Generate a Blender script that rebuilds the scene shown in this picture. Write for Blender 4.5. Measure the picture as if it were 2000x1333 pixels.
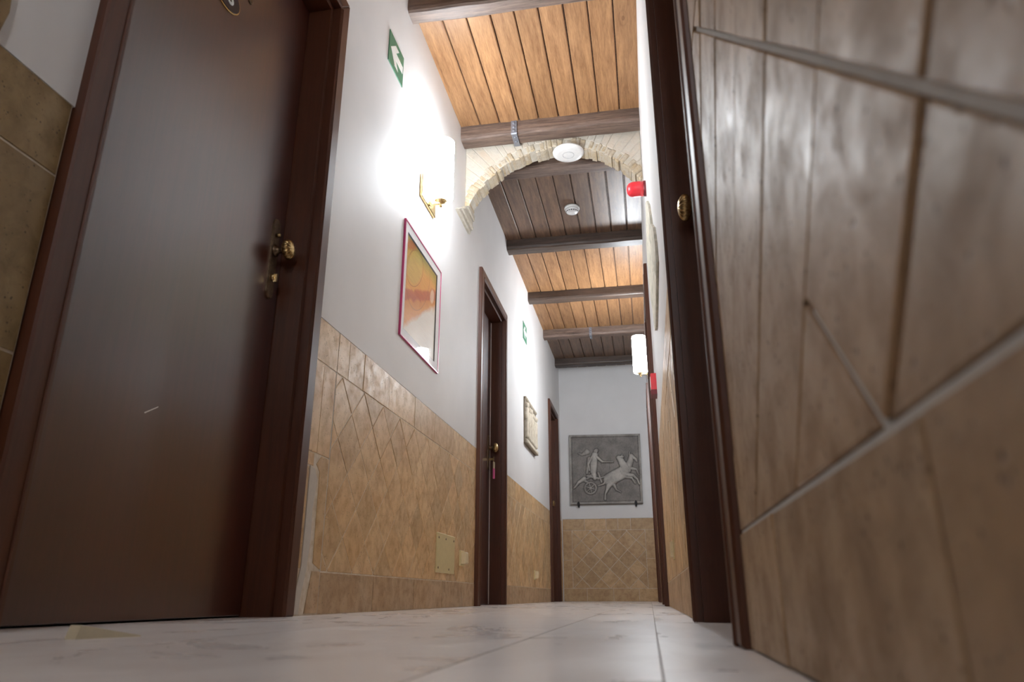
import bpy, bmesh, math, random
from mathutils import Vector, noise

random.seed(7)
PI = math.pi
scene = bpy.context.scene
for o in list(bpy.data.objects):
    bpy.data.objects.remove(o)
COL = scene.collection

# ------------------------------------------------------------------ camera, world, exposure
cam_data = bpy.data.cameras.new('camera')
cam = bpy.data.objects.new('camera', cam_data)
COL.objects.link(cam)
cam.location = (0, 0, 0.05)                       # lying on the floor tiles, close to the right wall
cam.rotation_euler = (math.radians(90 + 19.3256), 0, math.radians(10.1806))
cam_data.sensor_fit = 'HORIZONTAL'
cam_data.sensor_width = 36
cam_data.lens = 25.638
cam_data.clip_start = 0.01
cam_data.dof.use_dof = True
cam_data.dof.focus_distance = 3.6
cam_data.dof.aperture_fstop = 7.0
scene.camera = cam

world = bpy.data.worlds.new('world')
scene.world = world
world.use_nodes = True
world.node_tree.nodes['Background'].inputs[0].default_value = (0.9, 0.93, 1.0, 1)
world.node_tree.nodes['Background'].inputs[1].default_value = 0.0
vs = scene.view_settings
vs.view_transform = 'Standard'
vs.look = 'None'
vs.gamma = 1
vs.use_curve_mapping = False
vs.exposure = 0.0

LAMP_LEFT = 98.0
LAMP_RIGHT = 115.0
LAMP_BEHIND = 80.0

# ------------------------------------------------------------------ corridor dimensions (metres)
XL, XR, YE, YB, ZC = -0.95, 0.0965, 8.5065, -2.4, 2.69
ZD = 0.8655                                        # top of the tiled dado

# ------------------------------------------------------------------ material helpers
def rgb(r, g, b):
    f = lambda c: (c/255/12.92) if c/255 <= 0.04045 else ((c/255+0.055)/1.055)**2.4
    return (f(r), f(g), f(b), 1)

class NT:
    def __init__(self, name):
        self.m = bpy.data.materials.new(name)
        self.m.use_nodes = True
        self.t = self.m.node_tree
        self.n = self.t.nodes
        self.b = self.n['Principled BSDF']
    def node(self, typ, **kw):
        n = self.n.new(typ)
        for k, v in kw.items():
            setattr(n, k, v)
        return n
    def link(self, a, b):
        self.t.links.new(a, b)
    def coords(self, scale=(1, 1, 1), rand=0.0, kind='Object', rot=(0, 0, 0)):
        tc = self.node('ShaderNodeTexCoord')
        mp = self.node('ShaderNodeMapping')
        mp.inputs['Scale'].default_value = scale
        mp.inputs['Rotation'].default_value = rot
        self.link(tc.outputs[kind], mp.inputs['Vector'])
        if rand:
            oi = self.node('ShaderNodeObjectInfo')
            mu = self.node('ShaderNodeMath', operation='MULTIPLY')
            mu.inputs[1].default_value = rand
            self.link(oi.outputs['Random'], mu.inputs[0])
            self.link(mu.outputs[0], mp.inputs['Location'])
        return mp.outputs['Vector']
    def noise(self, vec, scale, detail=4, rough=0.55, dist=0.0):
        n = self.node('ShaderNodeTexNoise')
        n.inputs['Scale'].default_value = scale
        n.inputs['Detail'].default_value = detail
        n.inputs['Roughness'].default_value = rough
        n.inputs['Distortion'].default_value = dist
        self.link(vec, n.inputs['Vector'])
        return n.outputs['Fac']
    def ramp(self, fac, stops):
        r = self.node('ShaderNodeValToRGB')
        e = r.color_ramp.elements
        while len(e) < len(stops):
            e.new(0.5)
        for i, (p, c) in enumerate(stops):
            e[i].position = p
            e[i].color = c if isinstance(c, tuple) else (c, c, c, 1)
        self.link(fac, r.inputs['Fac'])
        return r.outputs['Color']
    def mix(self, fac, a, b, blend='MIX'):
        n = self.node('ShaderNodeMix', data_type='RGBA', blend_type=blend)
        def put(sock, v):
            if isinstance(v, (tuple, float, int)):
                sock.default_value = v
            else:
                self.link(v, sock)
        put(n.inputs['Factor'], fac)
        put(n.inputs['A'], a)
        put(n.inputs['B'], b)
        return n.outputs['Result']
    def math(self, op, a, b=None, c=None):
        n = self.node('ShaderNodeMath', operation=op)
        for i, v in enumerate((a, b, c)):
            if v is None:
                continue
            if isinstance(v, (float, int)):
                n.inputs[i].default_value = v
            else:
                self.link(v, n.inputs[i])
        return n.outputs[0]
    def bump(self, h, strength=0.3, dist=0.002):
        b = self.node('ShaderNodeBump')
        b.inputs['Strength'].default_value = strength
        b.inputs['Distance'].default_value = dist
        self.link(h, b.inputs['Height'])
        self.link(b.outputs['Normal'], self.b.inputs['Normal'])
    def set(self, color=None, rough=None, metal=None, spec=None, coat=None):
        for key, v in (('Base Color', color), ('Roughness', rough), ('Metallic', metal), ('Specular IOR Level', spec), ('Coat Weight', coat)):
            if v is None:
                continue
            if isinstance(v, (tuple, float, int)):
                self.b.inputs[key].default_value = v
            else:
                self.link(v, self.b.inputs[key])
        return self.m
    def random_tone(self, col, lo, hi):
        oi = self.node('ShaderNodeObjectInfo')
        mr = self.node('ShaderNodeMapRange')
        mr.inputs['To Min'].default_value = lo
        mr.inputs['To Max'].default_value = hi
        self.link(oi.outputs['Random'], mr.inputs['Value'])
        return self.mix(1.0, col, self.ramp(mr.outputs[0], [(0.0, 0.0), (1.0, 1.0)]), 'MULTIPLY')

def plain(name, color, rough=0.5, metal=0.0, spec=0.5):
    t = NT(name)
    n = t.noise(t.coords(), 60, 3)
    c = t.mix(0.25, color, t.ramp(n, [(0.3, (color[0]*0.8, color[1]*0.8, color[2]*0.8, 1)), (0.7, (min(1, color[0]*1.15), min(1, color[1]*1.15), min(1, color[2]*1.15), 1))]))
    return t.set(c, rough, metal, spec)

def travertine(name, base, dark, pale, rough=0.42, lo=0.82, hi=1.0):
    t = NT(name)
    v = t.coords(rand=40.0)
    big = t.noise(v, 5.0, 5, 0.6, 0.4)
    col = t.mix(t.ramp(big, [(0.35, 0.0), (0.68, 1.0)]), base, pale)
    mid = t.noise(v, 22.0, 6, 0.65, 0.3)
    col = t.mix(t.ramp(mid, [(0.42, 0.0), (0.74, 0.75)]), col, dark)
    pit = t.node('ShaderNodeTexVoronoi')
    pit.inputs['Scale'].default_value = 130
    t.link(v, pit.inputs['Vector'])
    fine = t.noise(v, 55.0, 3, 0.6)
    pits = t.math('MULTIPLY', t.ramp(pit.outputs['Distance'], [(0.12, 1.0), (0.3, 0.0)]), t.ramp(fine, [(0.5, 0.0), (0.62, 1.0)]))
    col = t.mix(pits, col, (dark[0]*0.45, dark[1]*0.42, dark[2]*0.4, 1))
    col = t.random_tone(col, lo, hi)
    r = t.ramp(mid, [(0.3, (rough-0.12,)*3+(1,)), (0.7, (rough+0.15,)*3+(1,))])
    t.set(col, r, 0.0, 0.45)
    h = t.math('SUBTRACT', t.math('MULTIPLY', mid, 0.6), pits)
    t.bump(h, 0.35, 0.0015)
    return t.m

def wood(name, base, dark, axis, scale=9.0, rough=0.4, stretch=14.0, contrast=0.6, lo=1.0, hi=1.0, bump=0.15, knots=False, spec=0.5, coat=0.0):
    t = NT(name)
    s = [stretch, stretch, stretch]
    s['XYZ'.index(axis)] = 1.0
    v = t.coords(tuple(s), rand=30.0)
    g = t.noise(v, scale*0.35, 6, 0.62, 0.5)
    f = t.noise(v, scale*2.2, 4, 0.6, 0.1)
    k = t.math('ADD', t.math('MULTIPLY', g, 0.65), t.math('MULTIPLY', f, 0.35))
    col = t.mix(t.ramp(k, [(0.36, 0.0), (0.66, contrast)]), base, dark)
    if knots:
        kv = t.node('ShaderNodeTexVoronoi')
        kv.inputs['Scale'].default_value = 1.7
        sc = [3.2, 3.2, 3.2]
        sc['XYZ'.index(axis)] = 1.3
        t.link(t.coords(tuple(sc), rand=17.0), kv.inputs['Vector'])
        ring = t.math('SINE', t.math('MULTIPLY', kv.outputs['Distance'], 70.0))
        near = t.ramp(kv.outputs['Distance'], [(0.02, 1.0), (0.16, 0.0)])
        col = t.mix(t.math('MULTIPLY', near, t.ramp(ring, [(0.2, 0.15), (0.8, 0.6)])), col, (dark[0]*0.6, dark[1]*0.55, dark[2]*0.5, 1))
    if lo != 1.0 or hi != 1.0:
        col = t.random_tone(col, lo, hi)
    t.set(col, rough, 0.0, spec, coat)
    t.bump(k, bump, 0.0015)
    return t.m

M = {}
# painted plaster
t = NT('white_plaster'); v = t.coords()
n = t.noise(v, 3.0, 4); f = t.noise(v, 90.0, 3)
t.set(t.mix(t.ramp(n, [(0.3, 0.0), (0.7, 1.0)]), rgb(226, 224, 223), rgb(232, 230, 229)), 0.62, 0.0, 0.35)
t.bump(f, 0.08, 0.0015); M['plaster'] = t.m
M['tile'] = travertine('travertine_tile', rgb(224, 185, 134), rgb(176, 132, 86), rgb(236, 205, 160), lo=0.76)
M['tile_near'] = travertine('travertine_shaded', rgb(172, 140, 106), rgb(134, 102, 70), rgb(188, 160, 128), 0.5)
M['tile_olive'] = travertine('travertine_olive', rgb(146, 118, 76), rgb(104, 82, 50), rgb(164, 138, 96), 0.45, 0.8, 1.0)
M['tile_far'] = travertine('travertine_brown', rgb(202, 166, 122), rgb(158, 122, 82), rgb(216, 184, 142), 0.45, 0.78, 1.0)
M['stone_base'] = travertine('travertine_grey_base', rgb(198, 164, 124), rgb(142, 112, 82), rgb(208, 180, 146), 0.5, 0.85, 1.0)
t = NT('grout'); n = t.noise(t.coords(), 40, 4)
t.set(t.mix(t.ramp(n, [(0.35, 0.0), (0.7, 1.0)]), rgb(204, 188, 164), rgb(230, 220, 206)), 0.85); M['grout'] = t.m
M['brown_grout'] = plain('brown_grout', rgb(122, 104, 84), 0.85)
M['pale_grout'] = plain('pale_grout', rgb(196, 192, 186), 0.85)
M['mortar'] = plain('white_mortar', rgb(205, 198, 188), 0.85)
M['door'] = wood('mahogany_veneer', rgb(74, 30, 16), rgb(50, 20, 10), 'Z', 8.0, 0.32, 22.0, 0.6, bump=0.02, spec=0.75, coat=0.45)
M['door'].node_tree.nodes['Principled BSDF'].inputs['Coat Roughness'].default_value = 0.2
M['frame'] = wood('mahogany_frame', rgb(86, 46, 27), rgb(56, 29, 16), 'Z', 8.0, 0.42, 22.0, 0.6, bump=0.03, spec=0.45)
M['frame_head'] = wood('mahogany_frame_head', rgb(86, 46, 27), rgb(56, 29, 16), 'Y', 8.0, 0.42, 22.0, 0.6, bump=0.03, spec=0.45)
M['plank'] = wood('honey_pine_plank', rgb(182, 138, 97), rgb(116, 77, 47), 'Y', 11.0, 0.44, 12.0, 0.9, 0.8, 1.0, 0.2, True, 0.45, 0.0)
M['plank'].node_tree.nodes['Principled BSDF'].inputs['Coat Roughness'].default_value = 0.28
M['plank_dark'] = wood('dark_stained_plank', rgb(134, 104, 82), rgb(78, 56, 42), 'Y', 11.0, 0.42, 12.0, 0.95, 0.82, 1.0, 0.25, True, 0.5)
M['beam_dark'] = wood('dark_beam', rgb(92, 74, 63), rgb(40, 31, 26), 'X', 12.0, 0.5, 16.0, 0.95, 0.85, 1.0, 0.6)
M['beam'] = wood('weathered_beam', rgb(136, 113, 100), rgb(58, 45, 38), 'X', 12.0, 0.55, 16.0, 0.95, 0.85, 1.0, 0.6)
t = NT('marble_floor'); v = t.coords((1, 0.5, 1), rand=9.0)
n = t.noise(v, 4.0, 6, 0.6, 1.2); vein = t.noise(v, 2.2, 5, 0.55, 2.5)
c = t.mix(t.ramp(n, [(0.3, 0.0), (0.7, 1.0)]), rgb(222, 213, 208), rgb(236, 230, 226))
c = t.mix(t.ramp(vein, [(0.44, 0.0), (0.5, 0.22), (0.56, 0.0)]), c, rgb(196, 182, 176))
c = t.random_tone(c, 0.94, 1.0)
t.set(c, t.ramp(n, [(0.3, 0.24), (0.7, 0.36)]), 0.0, 0.45); M['marble'] = t.m
M['floor_grout'] = plain('floor_grout', rgb(150, 138, 132), 0.8)
def brass(name, a, b, rough):
    t = NT(name); n = t.noise(t.coords(), 70, 4)
    return t.set(t.mix(t.ramp(n, [(0.35, 0.0), (0.65, 1.0)]), a, b), rough, 0.95)
M['brass'] = brass('aged_brass', rgb(190, 164, 116), rgb(160, 134, 90), 0.28)
M['bronze'] = brass('dark_bronze', rgb(134, 112, 90), rgb(104, 86, 68), 0.36)
M['polished_brass'] = brass('polished_brass', rgb(214, 188, 140), rgb(196, 166, 112), 0.25)
M['black_iron'] = plain('black_iron', rgb(26, 24, 24), 0.5, 0.5)
M['strap'] = plain('grey_iron_strap', rgb(128, 130, 138), 0.4, 0.25)
M['white_plastic'] = plain('white_plastic', rgb(238, 237, 235), 0.35)
M['grey_plastic'] = plain('grey_plastic', rgb(188, 188, 188), 0.4)
M['dark_slot'] = plain('dark_slot', rgb(20, 20, 20), 0.7)
M['cream_plastic'] = plain('cream_plastic', rgb(214, 198, 150), 0.45)
M['ivory_plastic'] = plain('ivory_plastic', rgb(228, 212, 176), 0.4)
M['red_plastic'] = plain('red_plastic', rgb(222, 52, 62), 0.3)
M['dark_red_plastic'] = plain('dark_red_plastic', rgb(112, 26, 34), 0.4)
M['green_sign'] = plain('green_sign', rgb(60, 124, 94), 0.5, 0.0, 0.8)
M['white_print'] = plain('white_print', rgb(240, 242, 238), 0.35)
M['navy_enamel'] = plain('navy_enamel', rgb(22, 20, 44), 0.25)
M['pink_frame'] = plain('pink_lacquer', rgb(198, 66, 120), 0.3)
M['mat_board'] = plain('white_mat_board', rgb(236, 232, 232), 0.6)
M['bevel_shadow'] = plain('bevel_shadow', rgb(44, 38, 30), 0.5)
M['pale_wood'] = plain('pale_wood', rgb(212, 200, 172), 0.6)
M['pink_tag'] = plain('pink_tag', rgb(214, 96, 150), 0.4)
M['scratch_highlight'] = plain('pale_scratch_highlight', rgb(216, 206, 200), 0.4)

t = NT('grey_cast_stone'); v = t.coords()
n = t.noise(v, 9, 6, 0.65); f = t.noise(v, 60, 4)
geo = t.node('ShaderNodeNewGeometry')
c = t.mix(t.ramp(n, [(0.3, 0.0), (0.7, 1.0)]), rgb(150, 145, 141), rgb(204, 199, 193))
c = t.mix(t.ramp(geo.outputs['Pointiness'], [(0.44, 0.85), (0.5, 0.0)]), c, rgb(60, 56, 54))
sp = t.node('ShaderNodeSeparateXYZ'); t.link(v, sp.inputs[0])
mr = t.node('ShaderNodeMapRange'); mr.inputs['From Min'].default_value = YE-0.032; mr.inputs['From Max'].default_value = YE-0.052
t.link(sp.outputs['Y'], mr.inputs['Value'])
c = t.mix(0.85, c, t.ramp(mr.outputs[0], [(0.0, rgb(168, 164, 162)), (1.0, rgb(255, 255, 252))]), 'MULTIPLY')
t.set(c, 0.7); t.bump(f, 0.4, 0.002); M['relief_grey'] = t.m
t = NT('cream_cast_stone'); v = t.coords()
n = t.noise(v, 9, 6, 0.65); f = t.noise(v, 70, 4)
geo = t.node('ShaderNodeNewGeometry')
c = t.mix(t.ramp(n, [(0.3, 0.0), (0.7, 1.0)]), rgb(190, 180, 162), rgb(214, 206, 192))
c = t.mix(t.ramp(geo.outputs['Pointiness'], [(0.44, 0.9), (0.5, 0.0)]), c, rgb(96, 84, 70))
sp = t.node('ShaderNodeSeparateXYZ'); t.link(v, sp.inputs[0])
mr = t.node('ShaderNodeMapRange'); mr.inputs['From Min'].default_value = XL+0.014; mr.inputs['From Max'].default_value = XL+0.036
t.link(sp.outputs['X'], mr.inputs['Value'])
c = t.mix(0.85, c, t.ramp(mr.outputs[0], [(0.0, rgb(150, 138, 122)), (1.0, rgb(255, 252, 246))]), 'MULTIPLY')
t.set(c, 0.75); t.bump(f, 0.4, 0.002); M['relief_cream'] = t.m
t = NT('mossy_cast_stone'); v = t.coords()
n = t.noise(v, 11, 6, 0.7)
c = t.mix(t.ramp(n, [(0.35, 0.0), (0.65, 1.0)]), rgb(176, 174, 158), rgb(222, 214, 198))
t.set(c, 0.8); t.bump(n, 0.5, 0.004); M['relief_moss'] = t.m

t = NT('limewashed_brick'); v = t.coords(rand=20.0)
n = t.noise(v, 9, 5, 0.65); k = t.noise(v, 26, 6, 0.7)
oi = t.node('ShaderNodeObjectInfo')
c = t.mix(t.ramp(oi.outputs['Random'], [(0.0, 0.0), (1.0, 0.45)]), rgb(206, 199, 186), rgb(200, 182, 158))
c = t.mix(t.ramp(n, [(0.45, 0.0), (0.7, 0.4)]), c, rgb(206, 178, 150))
c = t.mix(t.ramp(k, [(0.55, 0.0), (0.75, 0.6)]), c, rgb(168, 162, 154))
t.set(c, 0.88); t.bump(k, 0.8, 0.006); M['arch_brick'] = t.m
t = NT('rough_tan_brick'); v = t.coords(rand=20.0)
n = t.noise(v, 14, 5, 0.65); k = t.noise(v, 45, 6, 0.7)
c = t.mix(t.ramp(n, [(0.35, 0.0), (0.7, 1.0)]), rgb(190, 170, 138), rgb(202, 193, 178))
c = t.mix(t.ramp(k, [(0.5, 0.0), (0.72, 0.6)]), c, rgb(158, 130, 98))
t.set(c, 0.9); t.bump(k, 1.0, 0.008); M['arch_rough'] = t.m
t = NT('lime_render'); k = t.noise(t.coords(), 30, 5)
t.set(t.mix(t.ramp(k, [(0.35, 0.0), (0.7, 1.0)]), rgb(204, 197, 184), rgb(186, 176, 158)), 0.9)
t.bump(k, 0.5, 0.004); M['lime'] = t.m

def lamp_glass(name, strength):
    t = NT(name)
    t.set(rgb(245, 243, 238), 0.25)
    t.b.inputs['Emission Color'].default_value = (0.90, 0.965, 1.03, 1)
    t.b.inputs['Emission Strength'].default_value = strength
    return t.m

t = NT('clear_glass')
tr = t.node('ShaderNodeBsdfTransparent'); gl = t.node('ShaderNodeBsdfGlossy'); gl.inputs['Roughness'].default_value = 0.03
lw = t.node('ShaderNodeLayerWeight'); lw.inputs['Blend'].default_value = 0.5
fz = t.math('MULTIPLY_ADD', t.math('POWER', lw.outputs['Facing'], 5.0), 0.11, 0.010)
mx = t.node('ShaderNodeMixShader')
t.link(fz, mx.inputs[0]); t.link(tr.outputs[0], mx.inputs[1]); t.link(gl.outputs[0], mx.inputs[2])
t.link(mx.outputs[0], t.n['Material Output'].inputs['Surface'])
M['glass'] = t.m

# abstract orange painting (u along Y, v along Z; Generated coordinates)
t = NT('abstract_painting')
tc = t.node('ShaderNodeTexCoord'); sep = t.node('ShaderNodeSeparateXYZ')
t.link(tc.outputs['Generated'], sep.inputs[0])
U, V = sep.outputs['Y'], sep.outputs['Z']
wob = t.noise(t.coords((1, 1, 1), kind='Object'), 7.0, 5, 0.6, 0.8)
Vs = t.math('SUBTRACT', V, t.math('MULTIPLY', U, 0.43))
Vw = t.math('ADD', Vs, t.math('MULTIPLY', t.math('SUBTRACT', wob, 0.5), 0.16))
Vt = t.math('SUBTRACT', Vw, t.math('MULTIPLY', U, 0.16))
c = t.ramp(Vw, [(0.0, rgb(214, 140, 66)), (0.18, rgb(222, 152, 72)), (0.27, rgb(212, 138, 62)), (0.30, rgb(186, 92, 42)), (0.38, rgb(194, 104, 48)), (0.41, rgb(222, 156, 76)), (0.62, rgb(220, 166, 84)), (0.8, rgb(188, 150, 62))])
c = t.mix(t.ramp(Vt, [(0.0, 1.0), (0.07, 0.0)]), c, rgb(232, 222, 210))
c = t.mix(t.ramp(t.math('ADD', V, t.math('MULTIPLY', wob, 0.1)), [(0.86, 0.0), (1.0, 0.85)]), c, rgb(160, 150, 56))
def blob(cu, cv, ru, rv):
    a = t.math('DIVIDE', t.math('SUBTRACT', U, cu), ru); b = t.math('DIVIDE', t.math('SUBTRACT', V, t.math('MULTIPLY_ADD', t.math('SUBTRACT', U, cu), 0.43, cv)), rv)
    return t.math('SQRT', t.math('ADD', t.math('MULTIPLY', a, a), t.math('MULTIPLY', b, b)))
d = blob(0.28, 0.74, 0.25, 0.2)
c = t.mix(t.ramp(d, [(0.75, 0.6), (1.0, 0.0)]), c, rgb(200, 178, 98))
c = t.mix(t.ramp(d, [(0.94, 0.0), (0.99, 0.8), (1.05, 0.0)]), c, rgb(138, 84, 34))
d2 = blob(0.4, 0.70, 0.36, 0.36)
c = t.mix(t.ramp(d2, [(0.96, 0.0), (1.0, 0.6), (1.04, 0.0)]), c, rgb(120, 84, 38))
d3 = blob(0.14, 0.92, 0.22, 0.07)
c = t.mix(t.ramp(d3, [(0.5, 0.85), (1.0, 0.0)]), c, rgb(178, 98, 36))
d4 = blob(0.86, 0.69, 0.08, 0.09)
c = t.mix(t.ramp(d4, [(0.7, 0.6), (1.05, 0.0)]), c, rgb(236, 214, 186))
brush = t.noise(t.coords((1, 1, 9)), 14, 4, 0.6)
c = t.mix(0.18, c, t.ramp(brush, [(0.3, rgb(150, 96, 50)), (0.7, rgb(246, 226, 190))]), 'OVERLAY')
t.set(c, 0.5); M['painting'] = t.m

# ------------------------------------------------------------------ geometry helpers
class MB:
    """collects verts and faces in wall coordinates (u along the wall, v up, d out of the wall) or world coordinates"""
    def __init__(self, side=None):
        self.v, self.f, self.side = [], [], side
    def p(self, u, v, d):
        s = self.side
        if s == 'L': return (XL + d, u, v)
        if s == 'R': return (XR - d, u, v)
        if s == 'E': return (u, YE - d, v)
        if s == 'F': return (u, v, d)
        return (u, v, d)
    def add(self, pts, faces):
        b = len(self.v)
        self.v += [self.p(*q) for q in pts]
        self.f += [tuple(i + b for i in f) for f in faces]
    def box(self, a0, a1, b0, b1, c0, c1, ch=0.0):
        if ch <= 0:
            self.add([(a0,b0,c0),(a1,b0,c0),(a1,b1,c0),(a0,b1,c0),(a0,b0,c1),(a1,b0,c1),(a1,b1,c1),(a0,b1,c1)],
                     [(0,3,2,1),(4,5,6,7),(0,1,5,4),(1,2,6,5),(2,3,7,6),(3,0,4,7)])
        else:
            self.slab([(a0,b0),(a1,b0),(a1,b1),(a0,b1)], c0, c1, ch)
    def slab(self, poly, d0, d1, ch=0.0):
        """polygon in (u,v), extruded d0..d1, with a chamfer round the d1 face"""
        n = len(poly)
        cu = sum(q[0] for q in poly)/n; cv = sum(q[1] for q in poly)/n
        if ch > 0:
            ins = inset(poly, ch)
            sg = 1 if d1 > d0 else -1
            rings = [[(u, v, d0) for u, v in poly], [(u, v, d1 - sg*ch) for u, v in poly], [(u, v, d1) for u, v in ins]]
        else:
            rings = [[(u, v, d0) for u, v in poly], [(u, v, d1) for u, v in poly]]
        pts = [q for r in rings for q in r]
        fs = [tuple(range(n))[::-1], tuple(range((len(rings)-1)*n, len(rings)*n))]
        for k in range(len(rings)-1):
            for i in range(n):
                j = (i+1) % n
                fs.append((k*n+i, k*n+j, (k+1)*n+j, (k+1)*n+i))
        self.add(pts, fs)
    def lathe(self, prof, origin, axis='d', seg=24, mod=None):
        """profile [(r, h)] round an axis through origin (u,v,d)"""
        ou, ov, od = origin
        pts, fs = [], []
        n = len(prof)
        for k, (r, h) in enumerate(prof):
            for i in range(seg):
                a = 2*PI*i/seg
                rr = r*(mod(a, k/(n-1)) if mod else 1)
                x, y = rr*math.cos(a), rr*math.sin(a)
                if axis == 'd': pts.append((ou+x, ov+y, od+h))
                elif axis == 'v': pts.append((ou+x, ov+h, od+y))
                else: pts.append((ou+h, ov+x, od+y))
        for k in range(n-1):
            for i in range(seg):
                j = (i+1) % seg
                fs.append((k*seg+i, k*seg+j, (k+1)*seg+j, (k+1)*seg+i))
        fs.append(tuple(range(seg))[::-1]); fs.append(tuple(range((n-1)*seg, n*seg)))
        self.add(pts, fs)
    def build(self, name, mat, parent=None, smooth=False, kind=None):
        me = bpy.data.meshes.new(name)
        me.from_pydata(self.v, [], self.f)
        bm = bmesh.new(); bm.from_mesh(me)
        bmesh.ops.recalc_face_normals(bm, faces=bm.faces)
        bm.to_mesh(me); bm.free()
        me.materials.append(mat)
        if smooth:
            for q in me.polygons: q.use_smooth = True
        o = bpy.data.objects.new(name, me)
        COL.objects.link(o)
        if parent: o.parent = parent
        if kind: o['kind'] = kind
        return o

def inset(poly, c):
    """inset a convex polygon by c"""
    n = len(poly)
    area = sum(poly[i][0]*poly[(i+1)%n][1] - poly[(i+1)%n][0]*poly[i][1] for i in range(n))
    s = 1 if area > 0 else -1
    out = []
    for i in range(n):
        p0, p1, p2 = poly[i-1], poly[i], poly[(i+1)%n]
        e1 = Vector((p1[0]-p0[0], p1[1]-p0[1])); e2 = Vector((p2[0]-p1[0], p2[1]-p1[1]))
        if e1.length < 1e-7 or e2.length < 1e-7:
            out.append(p1); continue
        e1.normalize(); e2.normalize()
        n1 = Vector((-e1.y, e1.x))*s; n2 = Vector((-e2.y, e2.x))*s
        b = n1 + n2
        if b.length < 1e-5:
            out.append(p1); continue
        b.normalize()
        k = min(c/max(0.3, b.dot(n1)), 3*c)
        out.append((p1[0]+b.x*k, p1[1]+b.y*k))
    return out

def clip(poly, a, b, c):
    """keep a*x+b*y<=c"""
    out = []
    for i in range(len(poly)):
        p, q = poly[i-1], poly[i]
        dp, dq = a*p[0]+b*p[1]-c, a*q[0]+b*q[1]-c
        if (dp <= 0) != (dq <= 0):
            s = dp/(dp-dq)
            out.append((p[0]+(q[0]-p[0])*s, p[1]+(q[1]-p[1])*s))
        if dq <= 0:
            out.append(q)
    return out

def clip_rect(poly, u0, u1, v0, v1):
    for a, b, c in ((1,0,u1), (-1,0,-u0), (0,1,v1), (0,-1,-v0)):
        if len(poly) >= 3: poly = clip(poly, a, b, c)
    res = []
    for q in poly:
        if not res or (abs(q[0]-res[-1][0]) + abs(q[1]-res[-1][1])) > 1e-4: res.append(q)
    if len(res) > 2 and abs(res[0][0]-res[-1][0]) + abs(res[0][1]-res[-1][1]) < 1e-4: res.pop()
    return res

def parea(poly):
    return abs(sum(poly[i][0]*poly[(i+1)%len(poly)][1] - poly[(i+1)%len(poly)][0]*poly[i][1] for i in range(len(poly))))/2

def thing(name, label=None, cat=None, group=None, kind=None, loc=(0, 0, 0)):
    o = bpy.data.objects.new(name, None)
    o.empty_display_size = 0.05
    COL.objects.link(o)
    o.location = loc
    tag(o, label, cat, group, kind)
    return o

def tag(o, label=None, cat=None, group=None, kind=None):
    if label: o['label'] = label
    if cat: o['category'] = cat
    if group: o['group'] = group
    if kind: o['kind'] = kind
    return o

# ------------------------------------------------------------------ openings
ZT = 2.03                     # top of the architraves
AW = 0.062                    # architrave width
# name: side, outer y0, outer y1
DOORS = {
    1: ('L', 0.925, 1.921),
    2: ('L', 4.115, 4.985),
    3: ('L', 7.43, 8.19),
    4: ('R', 0.815, 1.72),
    5: ('R', 4.25, 5.20),
    6: ('R', 7.00, 7.90),
}

# ------------------------------------------------------------------ walls
def side_wall(name, side, label):
    m = MB(side)
    ops = sorted((a+0.045, b-0.045) for s, a, b in DOORS.values() if s == side)
    u = YB
    for a, b in ops:
        m.box(u, a, 0, ZD, -0.16, -0.006); m.box(u, a, ZD, ZC+0.1, -0.16, 0)
        m.box(a, b, ZT-0.045, ZC+0.1, -0.16, 0)
        u = b
    m.box(u, YE+0.16, 0, ZD, -0.16, -0.006); m.box(u, YE+0.16, ZD, ZC+0.1, -0.16, 0)
    w = m.build(name, M['plaster'], kind='structure')
    w['label'] = label
    return w

wall_left = side_wall('wall_left', 'L', 'white plaster wall with a tan tiled dado, on the left')
wall_right = side_wall('wall_right', 'R', 'white plaster wall with a tan tiled dado, on the right')
m = MB('E'); m.box(XL-0.16, XR+0.16, 0, 0.884, -0.16, -0.006); m.box(XL-0.16, XR+0.16, 0.884, ZC+0.1, -0.16, 0)
wall_end = m.build('wall_end', M['plaster'], kind='structure')
wall_end['label'] = 'white end wall of the corridor with diamond tiled dado'
m = MB(); m.box(XL-0.16, XR+0.16, YB-0.16, YB, 0, ZC+0.1)
wall_back = m.build('wall_back', M['plaster'], kind='structure')
wall_back['label'] = 'plain white wall closing the corridor behind'

TH = 0.0008                    # tile face, proud of the plaster
def one_tile(parent, side, poly, mat, ch=0.0009, g=0.0):
    if len(poly) < 3 or parea(poly) < 6e-5: return
    if g: poly = inset(poly, g)
    m = MB(side)
    jit = [(u + random.uniform(-.0006, .0006), v + random.uniform(-.0006, .0006)) for u, v in poly]
    m.slab(jit, -0.0055, TH + random.uniform(-.0009, .0009), ch)
    m.build('tile', mat, parent)

def rect(u0, u1, v0, v1): return [(u0, v0), (u1, v0), (u1, v1), (u0, v1)]

def band(parent, side, u0, u1, v0, v1, joints, mat, g):
    us = [u0] + [j for j in joints if u0+0.03 < j < u1-0.03] + [u1]
    for a, b in zip(us, us[1:]):
        one_tile(parent, side, rect(a+g, b-g, v0+g, v1-g), mat)

def joints(u0, u1, lo, hi):
    out, u = [], u0
    while u < u1:
        u += random.uniform(lo, hi); out.append(u)
    return out

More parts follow.
